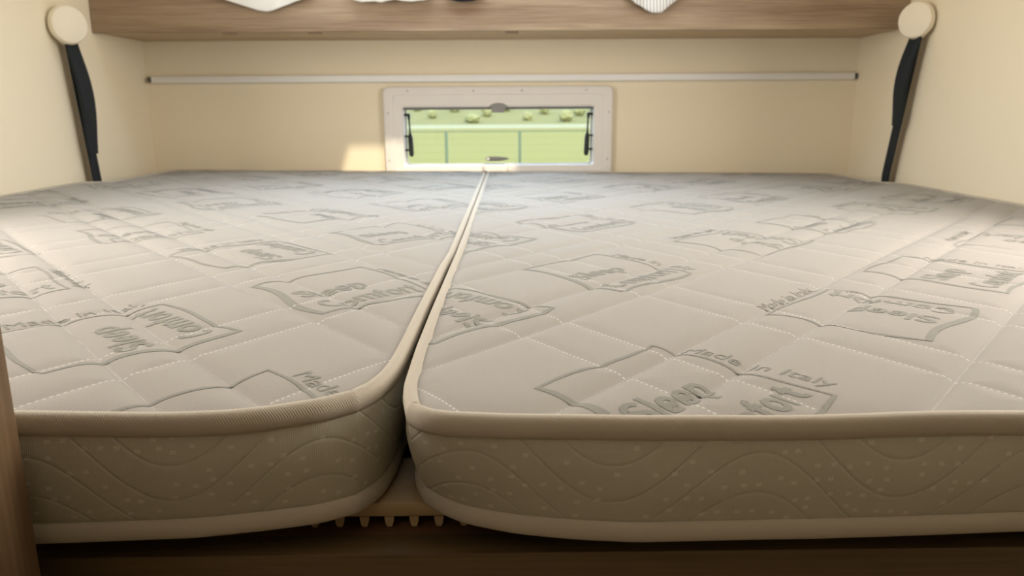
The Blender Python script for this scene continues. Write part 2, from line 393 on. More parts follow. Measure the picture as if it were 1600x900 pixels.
# telescopic stays at both sides
for s, xo, xi in ((-1, -0.309, -0.292), (1, 0.281, 0.264)):
    st = MB(); y = YB + 0.028
    st.box(min(xo, xi) - 0.001, max(xo, xi) + 0.001, y - 0.006, y + 0.010, -0.0165, -0.0085, 0.002)      # top bracket
    st.box(xi - 0.004 + s * 0.003, xi + 0.004 + s * 0.003, y - 0.008, y + 0.004, -0.026, -0.0085, 0.002)
    sec = superellipse(1.0, 1.0, 2.5, 12); pts, secs = [], []
    for t in np.linspace(0, 1, 26):
        z = -0.012 - t * 0.129; x = xi + s * 0.003 - s * 0.006 * t
        a = 0.0028 if t < 0.42 else 0.0028 + 0.0052 * min(1, (t - 0.42) / 0.12)
        if t > 0.94: a *= 1 - 0.5 * (t - 0.94) / 0.06
        pts.append((x, y - 0.004 - 0.008 * t, z)); secs.append([(q[0] * a, q[1] * a * 0.75) for q in sec])
    st.sweep(pts, secs, (1, 0, 0))
    for z in (-0.078, -0.121):                                                                            # clamp lugs on the pane
        st.box(min(xo, xi), max(xo, xi), y - 0.009, y + 0.004, z - 0.003, z + 0.003, 0.0015)
    autosmooth(st.build('stay_arm', M_black, win))
# latch
lt = MB(); y = YB + 0.030
pts, secs = [], []
for t in np.linspace(0, 1, 22):
    a = 0.0070 * (1 - 0.62 * max(0, (t - 0.55) / 0.45) ** 1.2) if t > 0.1 else 0.0070 * math.sqrt(max(0.05, 1 - (1 - t / 0.1) ** 2))
    if t > 0.95: a *= 0.6
    pts.append((-0.056 + 0.073 * t, y - 0.010 + 0.004 * math.sin(t * 3), -0.1495 - 0.0005 * math.sin(t * math.pi))); secs.append([(q[0] * a * 0.7, q[1] * a) for q in superellipse(1, 1, 2.4, 14)])
lt.sweep(pts, secs, (0, 1, 0)); h_ = autosmooth(lt.build('latch_handle', M_grey, win))
autosmooth(MB().lathe([(0.0, 0.0), (0.0046, 0.0), (0.0042, 0.003), (0.0, 0.0035)], Matrix.Translation((-0.0485, y - 0.0155, -0.1495)) @ Matrix.Rotation(math.pi / 2, 4, 'X'), 20).build('latch_pivot', M_lgrey, h_))
# catch on the sill, below the handle
ct = MB()
ct.sweep([(-0.062, Yf + 0.002, -0.163), (-0.062, Yf - 0.004, -0.170), (-0.060, Yf - 0.006, -0.180), (-0.050, Yf - 0.007, -0.1845), (0.004, Yf - 0.007, -0.1845), (0.014, Yf - 0.006, -0.180), (0.016, Yf - 0.004, -0.170), (0.016, Yf + 0.002, -0.163)],
    superellipse(0.0035, 0.0022, 2.5, 10), (0, 1, 0))
ct.box(-0.058, 0.012, Yf - 0.003, Yf + 0.004, -0.1835, -0.166, 0.002)
c_ = autosmooth(ct.build('latch_catch', M_frame, win))
autosmooth(MB().box(-0.041, -0.003, Yf - 0.0105, Yf - 0.0075, -0.1862, -0.1835, 0.001).build('catch_lip', M_dgrey, c_))
for x, z in ((-0.291, 0.0585), (-0.090, 0.0585), (0.058, 0.0585), (0.255, 0.0585), (0.325, -0.007), (0.323, -0.150), (-0.355, -0.150), (-0.353, -0.007)):
    autosmooth(MB().lathe([(0.0, 0.0), (0.0036, 0.0), (0.0030, 0.0012), (0.0, 0.0016)], Matrix.Translation((x, Yf + 0.0001, z)) @ Matrix.Rotation(math.pi / 2, 4, 'X'), 16).build('screw', M_screw, win))

# dummy side window frames, added to dress the two side fill lamps
for i, s in ((2, -1), (3, 1)):
    fr = MB()
    for y0, y1, z0, z1 in ((0.70, 1.20, 0.60, 0.635), (0.70, 1.20, -0.095, -0.06), (0.70, 0.73, -0.06, 0.60), (1.17, 1.20, -0.06, 0.60)):
        fr.box(min(s * XW, s * (XW - 0.018)), max(s * XW, s * (XW - 0.018)), y0, y1, z0, z1, 0.004)
    wd_ = struct('window_%d' % i, fr, M_frame, 'added white frame and blind dressing the side fill lamp on the %s wall' % ('left' if s < 0 else 'right'), 'window')
    MB().box(min(s * (XW - 0.001), s * (XW - 0.008)), max(s * (XW - 0.001), s * (XW - 0.008)), 0.731, 1.169, -0.059, 0.599).build('blind', M_towel, wd_)  # plain panel behind the fill lamp, added with the frame

# ------------------------------------------------------------------ overhead shelf
LIP = 0.338
sh = empty('overhead_shelf', (0, 2.17, 0.2), 'oak laminate shelf across the top with light cloths hanging over its lip', 'shelf')
autosmooth(MB().box(-XW + 0.001, XW - 0.001, 2.152, 2.170, 0.2065, LIP, 0.002).build('front_board', M_woodx, sh))
autosmooth(MB().box(-XW + 0.001, XW - 0.001, 2.1705, YB - 0.0005, 0.2085, 0.224, 0.001).build('bottom_board', M_under_lit, sh))
for x in (-0.505, 0.026, -0.735):
    autosmooth(MB().box(x - 0.018, x + 0.018, 2.174, 2.190, 0.2025, 0.2083, 0.0015).build('clip', M_woodx, sh))

# ------------------------------------------------------------------ bed base
RT = -0.2945
base = empty('bed_platform', (0, 1.4, FLOOR), 'dark wooden bed base with a front rail below the two mattresses', 'bed')
autosmooth(MB().box(-XW + 0.001, XW - 0.001, 0.470, 0.496, -0.42, RT, 0.0012).build('front_rail', M_walnut, base))
MB().box(-XW + 0.001, XW - 0.001, 0.4965, YB - 0.001, RT - 0.016, RT - 0.0005).build('deck', M_deck, base)
MB().box(-XW + 0.001, XW - 0.001, 0.500, 0.516, FLOOR, RT - 0.017).build('front_panel', M_deck, base)
for i in range(10):
    y0 = 0.505 + i * 0.192
    sl = autosmooth(MB().box(-XW + 0.02, XW - 0.02, y0, y0 + 0.075, -0.2865, -0.2750, 0.002).build('slat', M_slat, base))
    if i == 0:
        for j in range(11):
            x = -0.211 + j * 0.018
            p = MB(); vs = []
            for z, hw, d in ((-0.2865, 0.0034, 0.006), (-0.2915, 0.0028, 0.0045), (-0.2942, 0.0018, 0.003)):
                vs += [(x - hw, y0 + 0.0005, z), (x + hw, y0 + 0.0005, z), (x + hw, y0 + d, z), (x - hw, y0 + d, z)]
            fs = [[3, 2, 1, 0], [8, 9, 10, 11]]
            for a in (0, 4):
                for q in range(4): fs.append([a + q, a + (q + 1) % 4, a + 4 + (q + 1) % 4, a + 4 + q])
            p.raw(vs, fs).build('prong', M_slat, sl)

# ------------------------------------------------------------------ mattresses
H = 0.185
ZB = -0.2742                       # underside
def tilt(x): return -0.012 * x
def chain(pts, n, sm=4, grade=1.0):
    P = np.array(pts, float); d = np.r_[0, np.cumsum(np.hypot(*np.diff(P, axis=0).T))]
    s = np.linspace(0, d[-1], 600); Q = np.c_[np.interp(s, d, P[:, 0]), np.interp(s, d, P[:, 1])]
    for _ in range(sm * 6):
        Q[1:-1] = 0.25 * Q[:-2] + 0.5 * Q[1:-1] + 0.25 * Q[2:]
    d = np.r_[0, np.cumsum(np.hypot(*np.diff(Q, axis=0).T))]
    t = np.linspace(0, 1, n) ** grade * d[-1]
    return np.c_[np.interp(t, d, Q[:, 0]), np.interp(t, d, Q[:, 1])]
def inset_loop(P, e):
    """closed counter-clockwise loop moved inwards by e"""
    t = np.roll(P, -1, 0) - np.roll(P, 1, 0); t /= np.maximum(1e-9, np.hypot(*t.T))[:, None]
    return P + np.c_[-t[:, 1], t[:, 0]] * e
def dist_to(P, loop):
    """distance of points P to a closed polyline"""
    out = np.full(len(P), 9.0); A = loop; B = np.roll(loop, -1, 0)
    for a, b_ in zip(A, B):
        v = b_ - a; L2 = v @ v
        if L2 < 1e-12: continue
        t = np.clip(((P - a) @ v) / L2, 0, 1); q = P - a - t[:, None] * v
        out = np.minimum(out, q[:, 0] ** 2 + q[:, 1] ** 2)
    return np.sqrt(np.minimum(out, 9))
def inside(P, loop):
    c = np.zeros(len(P), bool); A = loop; B = np.roll(loop, -1, 0)
    for a, b_ in zip(A, B):
        if a[1] == b_[1]: continue
        m = (a[1] > P[:, 1]) != (b_[1] > P[:, 1])
        c ^= m & (P[:, 0] < (b_[0] - a[0]) * (P[:, 1] - a[1]) / (b_[1] - a[1]) + a[0])
    return c

# the woven emblem in the cover: a wavy frame round two words, a third line along its right side
def text_mesh(body, height, width, bold):
    cu = bpy.data.curves.new('t', 'FONT'); cu.body = body; cu.size = 1.0; cu.offset = bold; cu.resolution_u = 3; cu.fill_mode = 'BOTH'
    o = bpy.data.objects.new('t', cu); COL.objects.link(o); bpy.context.view_layer.update()
    me = o.to_mesh(); bm = bmesh.new(); bm.from_mesh(me); o.to_mesh_clear()
    bpy.data.objects.remove(o, do_unlink=True); bpy.data.curves.remove(cu)
    xs = [v.co.x for v in bm.verts]; ys = [v.co.y for v in bm.verts]
    sx_ = width / (max(xs) - min(xs)); sy_ = height / (max(ys) - 0.0)
    for v in bm.verts: v.co = Vector(((v.co.x - min(xs)) * sx_, v.co.y * sy_, 0))
    bmesh.ops.triangulate(bm, faces=bm.faces[:])
    bmesh.ops.remove_doubles(bm, verts=bm.verts[:], dist=0.00005)
    for _ in range(4):
        es = [e for e in bm.edges if e.calc_length() > 0.0065]
        if not es: break
        bmesh.ops.subdivide_edges(bm, edges=es, cuts=1); bmesh.ops.triangulate(bm, faces=bm.faces[:])
    bm.verts.index_update(); V = np.array([[v.co.x, v.co.y] for v in bm.verts]); F = [[v.index for v in f.verts] for f in bm.faces]
    bm.free(); return V, F
def heavy(word, xh, at, width):
    """heavy upright sans letters drawn as broad strokes; xh = x-height in metres"""
    W = 0.25
    def arc(cx, cy, rx, ry, a0, a1, n=16):
        return [(cx + rx * math.cos(math.radians(a0 + (a1 - a0) * k / n)), cy + ry * math.sin(math.radians(a0 + (a1 - a0) * k / n))) for k in range(n + 1)]
    def ln(*p):
        q = []
        for a, b_ in zip(p[:-1], p[1:]):
            for k in range(5): q.append((a[0] + (b_[0] - a[0]) * k / 5, a[1] + (b_[1] - a[1]) * k / 5))
        return q + [p[-1]]
    h = W / 2; lo, hi = h, 1 - h; cap = 1.42
    G = {
        'S': (1.0, [arc(.5, cap - h - .285, .34, .285, 20, 200) + arc(.5, h + .285, .36, .285, 110, -170)[2:]]),
        'C': (1.12, [arc(.58, cap / 2, .44, cap / 2 - h, 48, 312, 24)]),
        'l': (.40, [ln((.2, 0), (.2, cap))]),
        'e': (.92, [arc(.46, .5, .31, hi - .5, 0, 318, 24), ln((.16, .47), (.78, .47))]),
        'p': (.96, [ln((.2, -.38), (.2, 1)), arc(.48, .5, .31, hi - .5, -178, 178, 28)]),
        'o': (.94, [arc(.47, .5, .32, hi - .5, 0, 360, 28)]),
        'm': (1.42, [ln((.2, 0), (.2, 1)), ln((.2, .55), (.2, .6)) + arc(.46, hi - .26, .26, .26, 170, 0, 12) + ln((.72, hi - .3), (.72, 0)), arc(.98, hi - .26, .26, .26, 170, 0, 12) + ln((1.24, hi - .3), (1.24, 0))]),
        'f': (.62, [ln((.26, 0), (.26, cap - .42)) + arc(.52, cap - .42, .26, .42 - h, 180, 92, 8), ln((.02, hi), (.58, hi))]),
        'r': (.64, [ln((.2, 0), (.2, 1)), arc(.52, hi - .36, .32, .36, 172, 84, 10)]),
        't': (.62, [ln((.26, cap - .12), (.26, .34)) + arc(.50, .34, .24, .34 - h, 180, 280, 8), ln((.02, hi), (.56, hi))]),
    }
    V, F, x = [], [], 0.0
    for ch in word:
        adv, strokes = G[ch]
        for st in strokes:
            P = np.array(st) + [x, 0]; t = np.gradient(P, axis=0); t /= np.hypot(*t.T)[:, None]; nn = np.c_[-t[:, 1], t[:, 0]] * h
            b_ = sum(len(q) for q in V); m = len(P); V += [P + nn, P, P - nn]
            for k in range(m - 1):
                F.append([b_ + k, b_ + m + k, b_ + m + k + 1, b_ + k + 1]); F.append([b_ + m + k, b_ + 2 * m + k, b_ + 2 * m + k + 1, b_ + m + k + 1])
        x += adv
    V = np.vstack(V); sx_ = width / (V[:, 0].max() - V[:, 0].min())
    return np.c_[(V[:, 0] - V[:, 0].min()) * sx_, V[:, 1] * xh] + at, F
def emblem():
    V, F = [], []
    def put(v, f):
        b_ = sum(len(q) for q in V); V.append(v); F.extend([[i + b_ for i in t] for t in f])
    put(*heavy('Sleep', 0.0205, [-0.056, -0.0135], 0.080)); put(*heavy('Comfort', 0.0205, [-0.058, -0.0635], 0.115))
    v, f = text_mesh('Made in Italy', 0.0145, 0.121, 0.0); put(np.c_[v[:, 1] * 1 + 0.0785, -v[:, 0] + 0.054], f)
    cs = [(-0.066, 0.073), (0.072, 0.077), (0.067, -0.074), (-0.071, -0.077)]
    wd = (0.0036, 0.0030, 0.0042, 0.0070); am = (0.0030, 0.0026, 0.0030, 0.0050)
    for i in range(4):
        a, b_ = np.array(cs[i]), np.array(cs[(i + 1) % 4]); t = np.linspace(-0.006, 1.006, 34); d = b_ - a; nn = np.array([-d[1], d[0]]) / np.hypot(*d)
        c = a + t[:, None] * d + np.sin(t * 2 * math.pi)[:, None] * am[i] * nn
        wv = wd[i] * (0.75 + 0.35 * np.sin(t * math.pi)); L, R = c + nn * wv[:, None] / 2, c - nn * wv[:, None] / 2
        put(np.vstack([L, R]), [[k, k + 34, k + 35, k + 1] for k in range(33)])
    return np.vstack(V), F
EMB_V, EMB_F = emblem()

def mattress(name, label, F, R, B, L, bF, bR, bB, bL, fams, emblems, crown, nx):
    root = empty('mattress', (np.mean([F[0][0], R[-1][0]]), 1.4, ZB), label, 'mattress', 'mattresses on the bed')
    # Coons patch over the cover, finer towards the front
    ny = 400; g = 1.75
    cF, cB = chain(F, nx), chain(B, nx); cR, cL = chain(R, ny, 3, g), chain(L, ny, 3, g)
    loop = np.vstack([cF[:-1], cR[:-1], cB[::-1][:-1], cL[::-1][:-1]])
    lens = [0, nx - 1, nx - 1 + ny - 1, 2 * (nx - 1) + ny - 1]
    ins = inset_loop(loop, 0.0045)
    iF = ins[0:nx]; iR = ins[nx - 1:nx - 1 + ny]; iB = ins[lens[2]:lens[2] + nx][::-1]; iL = np.vstack([ins[lens[3]:], ins[:1]])[::-1]
    u = np.linspace(0, 1, nx)[None, :, None]; v = np.linspace(0, 1, ny)[:, None, None]
    # blend parameters follow the true arc length so the rows stay straight
    def arc(c): d = np.r_[0, np.cumsum(np.hypot(*np.diff(c, axis=0).T))]; return d / d[-1]
    vv = ((arc(iL) + arc(iR)) / 2)[:, None, None]; uu = ((arc(iF) + arc(iB)) / 2)[None, :, None]
    P = (1 - uu) * iL[:, None] + uu * iR[:, None] + (1 - vv) * iF[None] + vv * iB[None] - ((1 - uu) * (1 - vv) * iF[0] + uu * (1 - vv) * iF[-1] + (1 - uu) * vv * iB[0] + uu * vv * iB[-1])
    P = P.reshape(-1, 2)
    coarse = loop[::3]
    def height(Q):
        d = dist_to(Q, coarse); dip = np.zeros(len(Q))
        for (nx_, ny_, o1, o2, p), deep in zip(fams, (0.0056, 0.0025)):
            s = Q[:, 0] * nx_ + Q[:, 1] * ny_; m = np.full(len(Q), 9.0)
            for o_ in (o1, o2):
                m = np.minimum(m, np.abs((s - o_ + p / 2) % p - p / 2))
            dip = np.maximum(dip, deep * np.exp(-m / 0.0095))
        puff = 0.0056 - dip
        e = 1 - np.exp(-np.maximum(d - 0.0045, 0) / 0.014)
        wob = np.array([noise.noise(Vector((q[0] * 4.2, q[1] * 4.2, crown * 50))) for q in Q]) * 0.0016
        return -H + tilt(Q[:, 0]) - 0.0040 + puff * e + wob * e
    Z = height(P)
    verts = np.c_[P, Z]; faces = []
    for j in range(ny - 1):
        for i in range(nx - 1):
            a = j * nx + i; faces.append([a, a + 1, a + nx + 1, a + nx])
    nb = len(faces); uv = P.copy()
    # emblems woven into the cover, following its surface
    for (cx, cy, ang) in emblems:
        a = math.radians(ang); Q = np.c_[EMB_V[:, 0] * math.cos(a) - EMB_V[:, 1] * math.sin(a) + cx, EMB_V[:, 0] * math.sin(a) + EMB_V[:, 1] * math.cos(a) + cy]
        ok = inside(Q, coarse); 
        if not ok.any(): continue
        ok &= dist_to(Q, coarse) > 0.006
        fs = [f for f in EMB_F if all(ok[i] for i in f)]
        if not fs: continue
        b_ = len(verts); keep = np.flatnonzero(ok); mp = {int(k): b_ + i for i, k in enumerate(keep)}
        Qk = Q[keep]; verts = np.vstack([verts, np.c_[Qk, height(Qk) + 0.00032]]); uv = np.vstack([uv, Qk])
        for f in fs:
            q = [mp[i] for i in f]
            A, B_, C_ = (verts[q[0]], verts[q[1]], verts[q[2]])
            if (B_[0] - A[0]) * (C_[1] - A[1]) - (B_[1] - A[1]) * (C_[0] - A[0]) < 0: q = q[::-1]
            faces.append(q)
    mi = np.zeros(len(faces), np.int32); mi[nb:] = 1
    mesh('cover', verts, faces, [top_fabric('quilted_cover_' + name, fams), M_print], root, True, uv, mi)
    # side border between the top and the bottom loop
    nF, nR, nB = 260, 240, 50
    top = np.vstack([chain(F, nF)[:-1], chain(R, nR, 3, 1.3)[:-1], chain(B, nB)[::-1][:-1], chain(L, nR, 3, 1.3)[::-1][:-1]])
    bot = np.vstack([chain(bF, nF)[:-1], chain(bR, nR, 3, 1.3)[:-1], chain(bB, nB)[::-1][:-1], chain(bL, nR, 3, 1.3)[::-1][:-1]])
    n = len(top); s = np.r_[0, np.cumsum(np.hypot(*np.diff(top, axis=0).T))]
    vs, uvs, fs = [], [], []; NL = 14
    ztop = -H + tilt(top[:, 0]) - 0.011
    for k in range(NL):
        t = k / (NL - 1); q = top * (1 - t) + bot * t; b_ = 0.0045 * math.sin(math.pi * t)
        q = inset_loop(q, 0.0030 - b_)
        z = ztop * (1 - t) + (ZB + 0.013) * t
        for i in range(n):
            w_ = noise.noise(Vector((q[i, 0] * 14, q[i, 1] * 14, z[i] * 22))) * 0.0014 * math.sin(math.pi * t)
            vs.append((q[i, 0] + w_ * 0.6, q[i, 1] + w_, z[i])); uvs.append((s[i], z[i] + 0.28))
    for k in range(NL - 1):
        for i in range(n):
            if i == n - 1: continue
            fs.append([k * n + i, (k + 1) * n + i, (k + 1) * n + i + 1, k * n + i + 1])
    # close the last strip with its own uv column
    b_ = len(vs); tot = s[-1] + np.hypot(*(top[0] - top[-1]))
    for k in range(NL): vs.append(vs[k * n]); uvs.append((tot, vs[k * n][2] + 0.28))
    for k in range(NL - 1): fs.append([k * n + n - 1, (k + 1) * n + n - 1, b_ + k + 1, b_ + k])
    under = list(range((NL - 1) * n, NL * n)); fs.append(under)
    fs = [f[::-1] for f in fs]
    bo = mesh('border', vs, fs, M_border, root, True, uvs)
    bm = bmesh.new(); bm.from_mesh(bo.data); bmesh.ops.recalc_face_normals(bm, faces=bm.faces[:]); bm.to_mesh(bo.data); bm.free()
    # edge tapes
    def tape(nm, loop_, zc, ra, rb, e, seed, amp):
        q = inset_loop(loop_, e); m = len(q); ss = np.r_[0, np.cumsum(np.hypot(*np.diff(q, axis=0).T))]
        t = np.roll(q, -1, 0) - np.roll(q, 1, 0); t /= np.hypot(*t.T)[:, None]; nn = np.c_[t[:, 1], -t[:, 0]]
        K = superellipse(1, 1, 2.3, 14); V_, U_, F_ = [], [], []
        for i in range(m + 1):
            i_ = i % m; sl = ss[i_] if i < m else ss[-1] + np.hypot(*(q[0] - q[-1]))
            wz = noise.noise(Vector((q[i_, 0] * 9, q[i_, 1] * 5, seed))) * amp
            for kx, (a, c) in enumerate(K):
                V_.append((q[i_, 0] + nn[i_, 0] * a * ra, q[i_, 1] + nn[i_, 1] * a * ra, zc[i_] + wz + c * rb)); U_.append((sl, kx / 14 * 0.03))
        for i in range(m):
            for kx in range(14):
                F_.append([i * 14 + kx, (i + 1) * 14 + kx, (i + 1) * 14 + (kx + 1) % 14, i * 14 + (kx + 1) % 14])
        o = mesh(nm, V_, F_, M_pipe, root, True, U_)
        bm = bmesh.new(); bm.from_mesh(o.data); bmesh.ops.recalc_face_normals(bm, faces=bm.faces[:]); bm.to_mesh(o.data); bm.free()
    tape('piping', top, -H + tilt(top[:, 0]) - 0.0080, 0.0056, 0.0083, 0.0052, 3.0 + crown, 0.0014)
    tape('piping', bot, np.full(n, ZB + 0.0078), 0.0052, 0.0080, 0.0048, 9.0 + crown, 0.0006)
    return root

INNER_L = [(-.100, .487), (-.0885, .505), (-.0822, .530), (-.0785, .561), (-.0765, .625), (-.0745, .75), (-.0708, .93), (-.0660, 1.02), (-.0615, 1.54), (-.0555, 2.17), (-.0535, 2.38), (-.060, 2.412)]
INNER_R = [(-.064, .466), (-.0692, .489), (-.0718, .511), (-.0727, .60), (-.0705, .75), (-.0680, .90), (-.0650, 1.02), (-.0605, 1.54), (-.0545, 2.17), (-.0525, 2.38), (-.045, 2.41)]
def lattice(A, Bc, px, py, turn, x0, x1, y1=2.45):
    out = []
    for (cx, cy), ang in ((A, 44.0 + turn), (Bc, 138.0 + turn)):
        for i in range(-4, 5):
            for j in range(-1, 7):
                x, y = cx + i * px, cy + j * py
                if x0 - 0.1 < x < x1 + 0.1 and 0.33 < y < y1: out.append((x, y, ang))
    return out
mattress('left', 'left single mattress with a broad rounded corner at the gap',
    [(-1.078, .480), (-1.058, .458), (-1.0, .448), (-.6, .4465), (-.304, .4465), (-.214, .446), (-.176, .4485), (-.150, .4555), (-.120, .470), (-.100, .487)],
    INNER_L,
    [(-1.010, 2.412), (-.062, 2.412)],
    [(-1.078, .480), (-1.084, .54), (-1.085, 1.0), (-1.085, 1.955), (-1.076, 1.985), (-1.03, 1.998), (-1.020, 2.04), (-1.020, 2.38), (-1.010, 2.412)],
    [(-1.070, .490), (-1.05, .466), (-1.0, .456), (-.6, .451), (-.302, .4515), (-.206, .4565), (-.159, .465), (-.126, .473), (-.1026, .4865)],
    [(-.1026, .4865), (-.0892, .507), (-.0835, .545), (-.082, .60), (-.079, .75), (-.0745, .93), (-.071, 1.05), (-.066, 1.54), (-.060, 2.17), (-.060, 2.38), (-.066, 2.408)],
    [(-1.014, 2.408), (-.066, 2.408)],
    [(-1.070, .490), (-1.080, .55), (-1.081, 1.0), (-1.081, 1.955), (-1.072, 1.982), (-1.034, 1.994), (-1.024, 2.04), (-1.024, 2.38), (-1.014, 2.408)],
    [(0.76, 0.65, 0.131, 0.184, 0.176), (-0.819, 0.574, 0.522, 0.582, 0.185)],
    lattice((-0.170, 0.795), (-0.330, 0.622), 0.385, 0.370, 0.0, -1.08, -0.07), 1.0, 330)
mattress('right', 'right single mattress with a tight square corner at the gap',
    [(-.064, .466), (-.055, .4545), (-.040, .448), (.004, .4435), (.082, .4405), (.2, .444), (.327, .450), (.6, .452), (1.0, .456), (1.055, .463), (1.075, .478)],
    [(1.075, .478), (1.083, .53), (1.085, 1.0), (1.085, 1.6), (1.084, 2.06), (1.075, 2.092), (1.035, 2.106), (1.024, 2.15), (1.023, 2.38), (1.012, 2.412)],
    [(-.045, 2.41), (1.012, 2.412)],
    INNER_R,
    [(-.0596, .4995), (-.0495, .486), (-.031, .4705), (.0035, .457), (.045, .449), (.085, .4445), (.2, .446), (.33, .452), (.6, .455), (1.0, .460), (1.05, .468), (1.070, .485)],
    [(1.070, .485), (1.079, .54), (1.081, 1.0), (1.081, 1.6), (1.080, 2.06), (1.071, 2.088), (1.033, 2.102), (1.020, 2.15), (1.019, 2.38), (1.008, 2.408)],
    [(-.041, 2.406), (1.008, 2.408)],
    [(-.0596, .4995), (-.068, .522), (-.0700, .55), (-.0695, .62), (-.067, .75), (-.064, .90), (-.061, 1.02), (-.0565, 1.54), (-.0505, 2.17), (-.0485, 2.38), (-.041, 2.406)],
    [(-0.755, 0.656, 0.220, 0.277, 0.181), (0.819, 0.574, 0.561, 0.619, 0.190)],
    lattice((0.120, 0.487), (0.350, 0.702), 0.408, 0.400, 0.0, -0.06, 1.08), 2.0, 330)

# ------------------------------------------------------------------ retaining straps on the side walls
def strap(side, fy, fz, label, y_top, y_mid, z_mid, y_low):
    s = side; xw = s * XW
    root = empty('bed_strap', (xw, fy, ZB), label, 'strap', 'black straps hanging from wall discs')
    # round cap whose face is turned towards the foot of the bed; its skirt ends flush on the wall
    ax = Vector((-s * 0.82, -0.57, 0.0)).normalized(); fc = Vector((s * 1.046, fy, fz))
    M_ = Matrix.Translation(fc) @ ax.to_track_quat('Z', 'Y').to_matrix().to_4x4()
    d = MB().lathe([(0.0, -0.075), (0.0462, -0.075), (0.0462, -0.012), (0.0450, -0.006), (0.0432, -0.0035), (0.0425, -0.0008), (0.0400, 0.0005), (0.0, 0.0012)], M_, 56)
    d.v = [(s * min(s * v[0], XW - 0.0004), v[1], v[2]) for v in d.v]
    autosmooth(d.build('wall_disc', M_disc, root))
    xs = s * 1.066; zt = fz - 0.030
    web = MB(); pts = []
    for t in np.linspace(0, 1, 10): pts.append((xs, y_top + (y_low - y_top) * t, zt + (-0.180 - zt) * t))
    pts.append((xs, y_low + 0.004, -0.283))
    web.sweep(pts, superellipse(0.0022, 0.0200, 6, 16), (1, 0, 0)); autosmooth(web.build('webbing', M_strap, root), 50)
    slv = MB(); pts, secs = [], []
    for t in np.linspace(0, 1, 40):
        y = y_top + (y_mid - y_top) * t; z = zt + (z_mid - zt) * t
        bul = math.sin(math.pi * min(1, t * 1.05)) ** 1.3
        a = 0.0055 + 0.0045 * bul; bw = 0.0240 + 0.0035 * bul
        if t > 0.97: a *= 0.8; bw *= 0.93
        pts.append((xs - s * (0.004 + 0.009 * bul), y + 0.004 * bul, z)); secs.append([(q[0] * a, q[1] * bw) for q in superellipse(1, 1, 3.5, 20)])
    slv.sweep(pts, secs, (1, 0, 0)); autosmooth(slv.build('sleeve', M_strap, root), 50)
    return root
strap(-1, 1.966, 0.208, 'black strap on the left wall hanging from a cream disc', 1.988, 2.030, -0.105, 2.040)
strap(1, 2.041, 0.217, 'black strap on the right wall hanging from a cream disc', 2.052, 2.110, -0.050, 2.146)

# ------------------------------------------------------------------ cloths over the shelf lip
def drape(name, label, cat, mat, outline, depth, fold, seed, thick=0.004):
    xs = np.array([p[0] for p in outline]); zs = np.array([p[1] for p in outline]); NX, NV = 44, 22
    X = np.linspace(xs[0], xs[-1], NX); Zb = np.interp(X, xs, zs); vs, fs = [], []; rows = 0
    prof = []
    for k in range(5): prof.append(('in', k / 4))
    for k in range(5): prof.append(('over', k / 4))
    for k in range(1, NV): prof.append(('down', k / (NV - 1)))
    for kind, t in prof:
        for i, x in enumerate(X):
            wv = noise.noise(Vector((x * 16, seed, 0))) * fold + noise.noise(Vector((x * 45, seed + 3, t))) * fold * 0.35
            if kind == 'in': y, z = 2.235 - 0.055 * t, 0.245 + (LIP + 0.004 - 0.245) * t + 0.02 * math.sin(math.pi * t)
            elif kind == 'over': y, z = 2.180 - 0.036 * t, LIP + 0.004 + 0.010 * math.sin(math.pi * t) + abs(wv) * 0.4
            else:
                y = 2.144 - thick - (depth * math.sin(math.pi * min(1, t * 0.95)) + max(0, wv) * min(1, t * 2)); z = LIP + 0.004 + (Zb[i] - LIP - 0.004) * t
            xx = x
            vs.append((xx, y, z))
        rows += 1
    for r in range(rows - 1):
        for i in range(NX - 1):
            a = r * NX + i; fs.append([a, a + 1, a + NX + 1, a + NX])
    o = mesh(name, vs, fs, mat, None, True)
    m = o.modifiers.new('thick', 'SOLIDIFY'); m.thickness = thick; m.offset = 0
    return tag(o, label, cat)
drape('white_cloth', 'plain white cloth hanging in a broad point over the shelf lip at left', 'cloth', M_white_cloth,
    [(-.775, .300), (-.735, .289), (-.675, .270), (-.640, .259), (-.618, .256), (-.600, .259), (-.580, .267), (-.522, .287), (-.49, .300)], 0.006, 0.010, 1.0)
drape('towel', 'rumpled white towel just showing over the middle of the shelf lip', 'towel', M_towel,
    [(-.395, .295), (-.385, .283), (-.365, .279), (-.335, .281), (-.312, .278), (-.295, .282), (-.280, .285), (-.262, .281), (-.235, .280), (-.205, .282), (-.180, .290)], 0.010, 0.016, 4.0, 0.010)
drape('cap', 'black knitted cap showing over the shelf lip beside the white towel', 'cap', M_dark,
    [(-.152, .300), (-.140, .286), (-.120, .2805), (-.100, .279), (-.078, .2808), (-.058, .286), (-.047, .300)], 0.012, 0.004, 6.0, 0.006)
drape('striped_cloth', 'white cloth with grey stripes hanging in a point over the shelf lip', 'cloth', M_striped,
    [(.318, .300), (.336, .284), (.352, .271), (.366, .265), (.380, .256), (.396, .2485), (.420, .2485), (.438, .264), (.462, .283), (.482, .300)], 0.010, 0.012, 9.0)

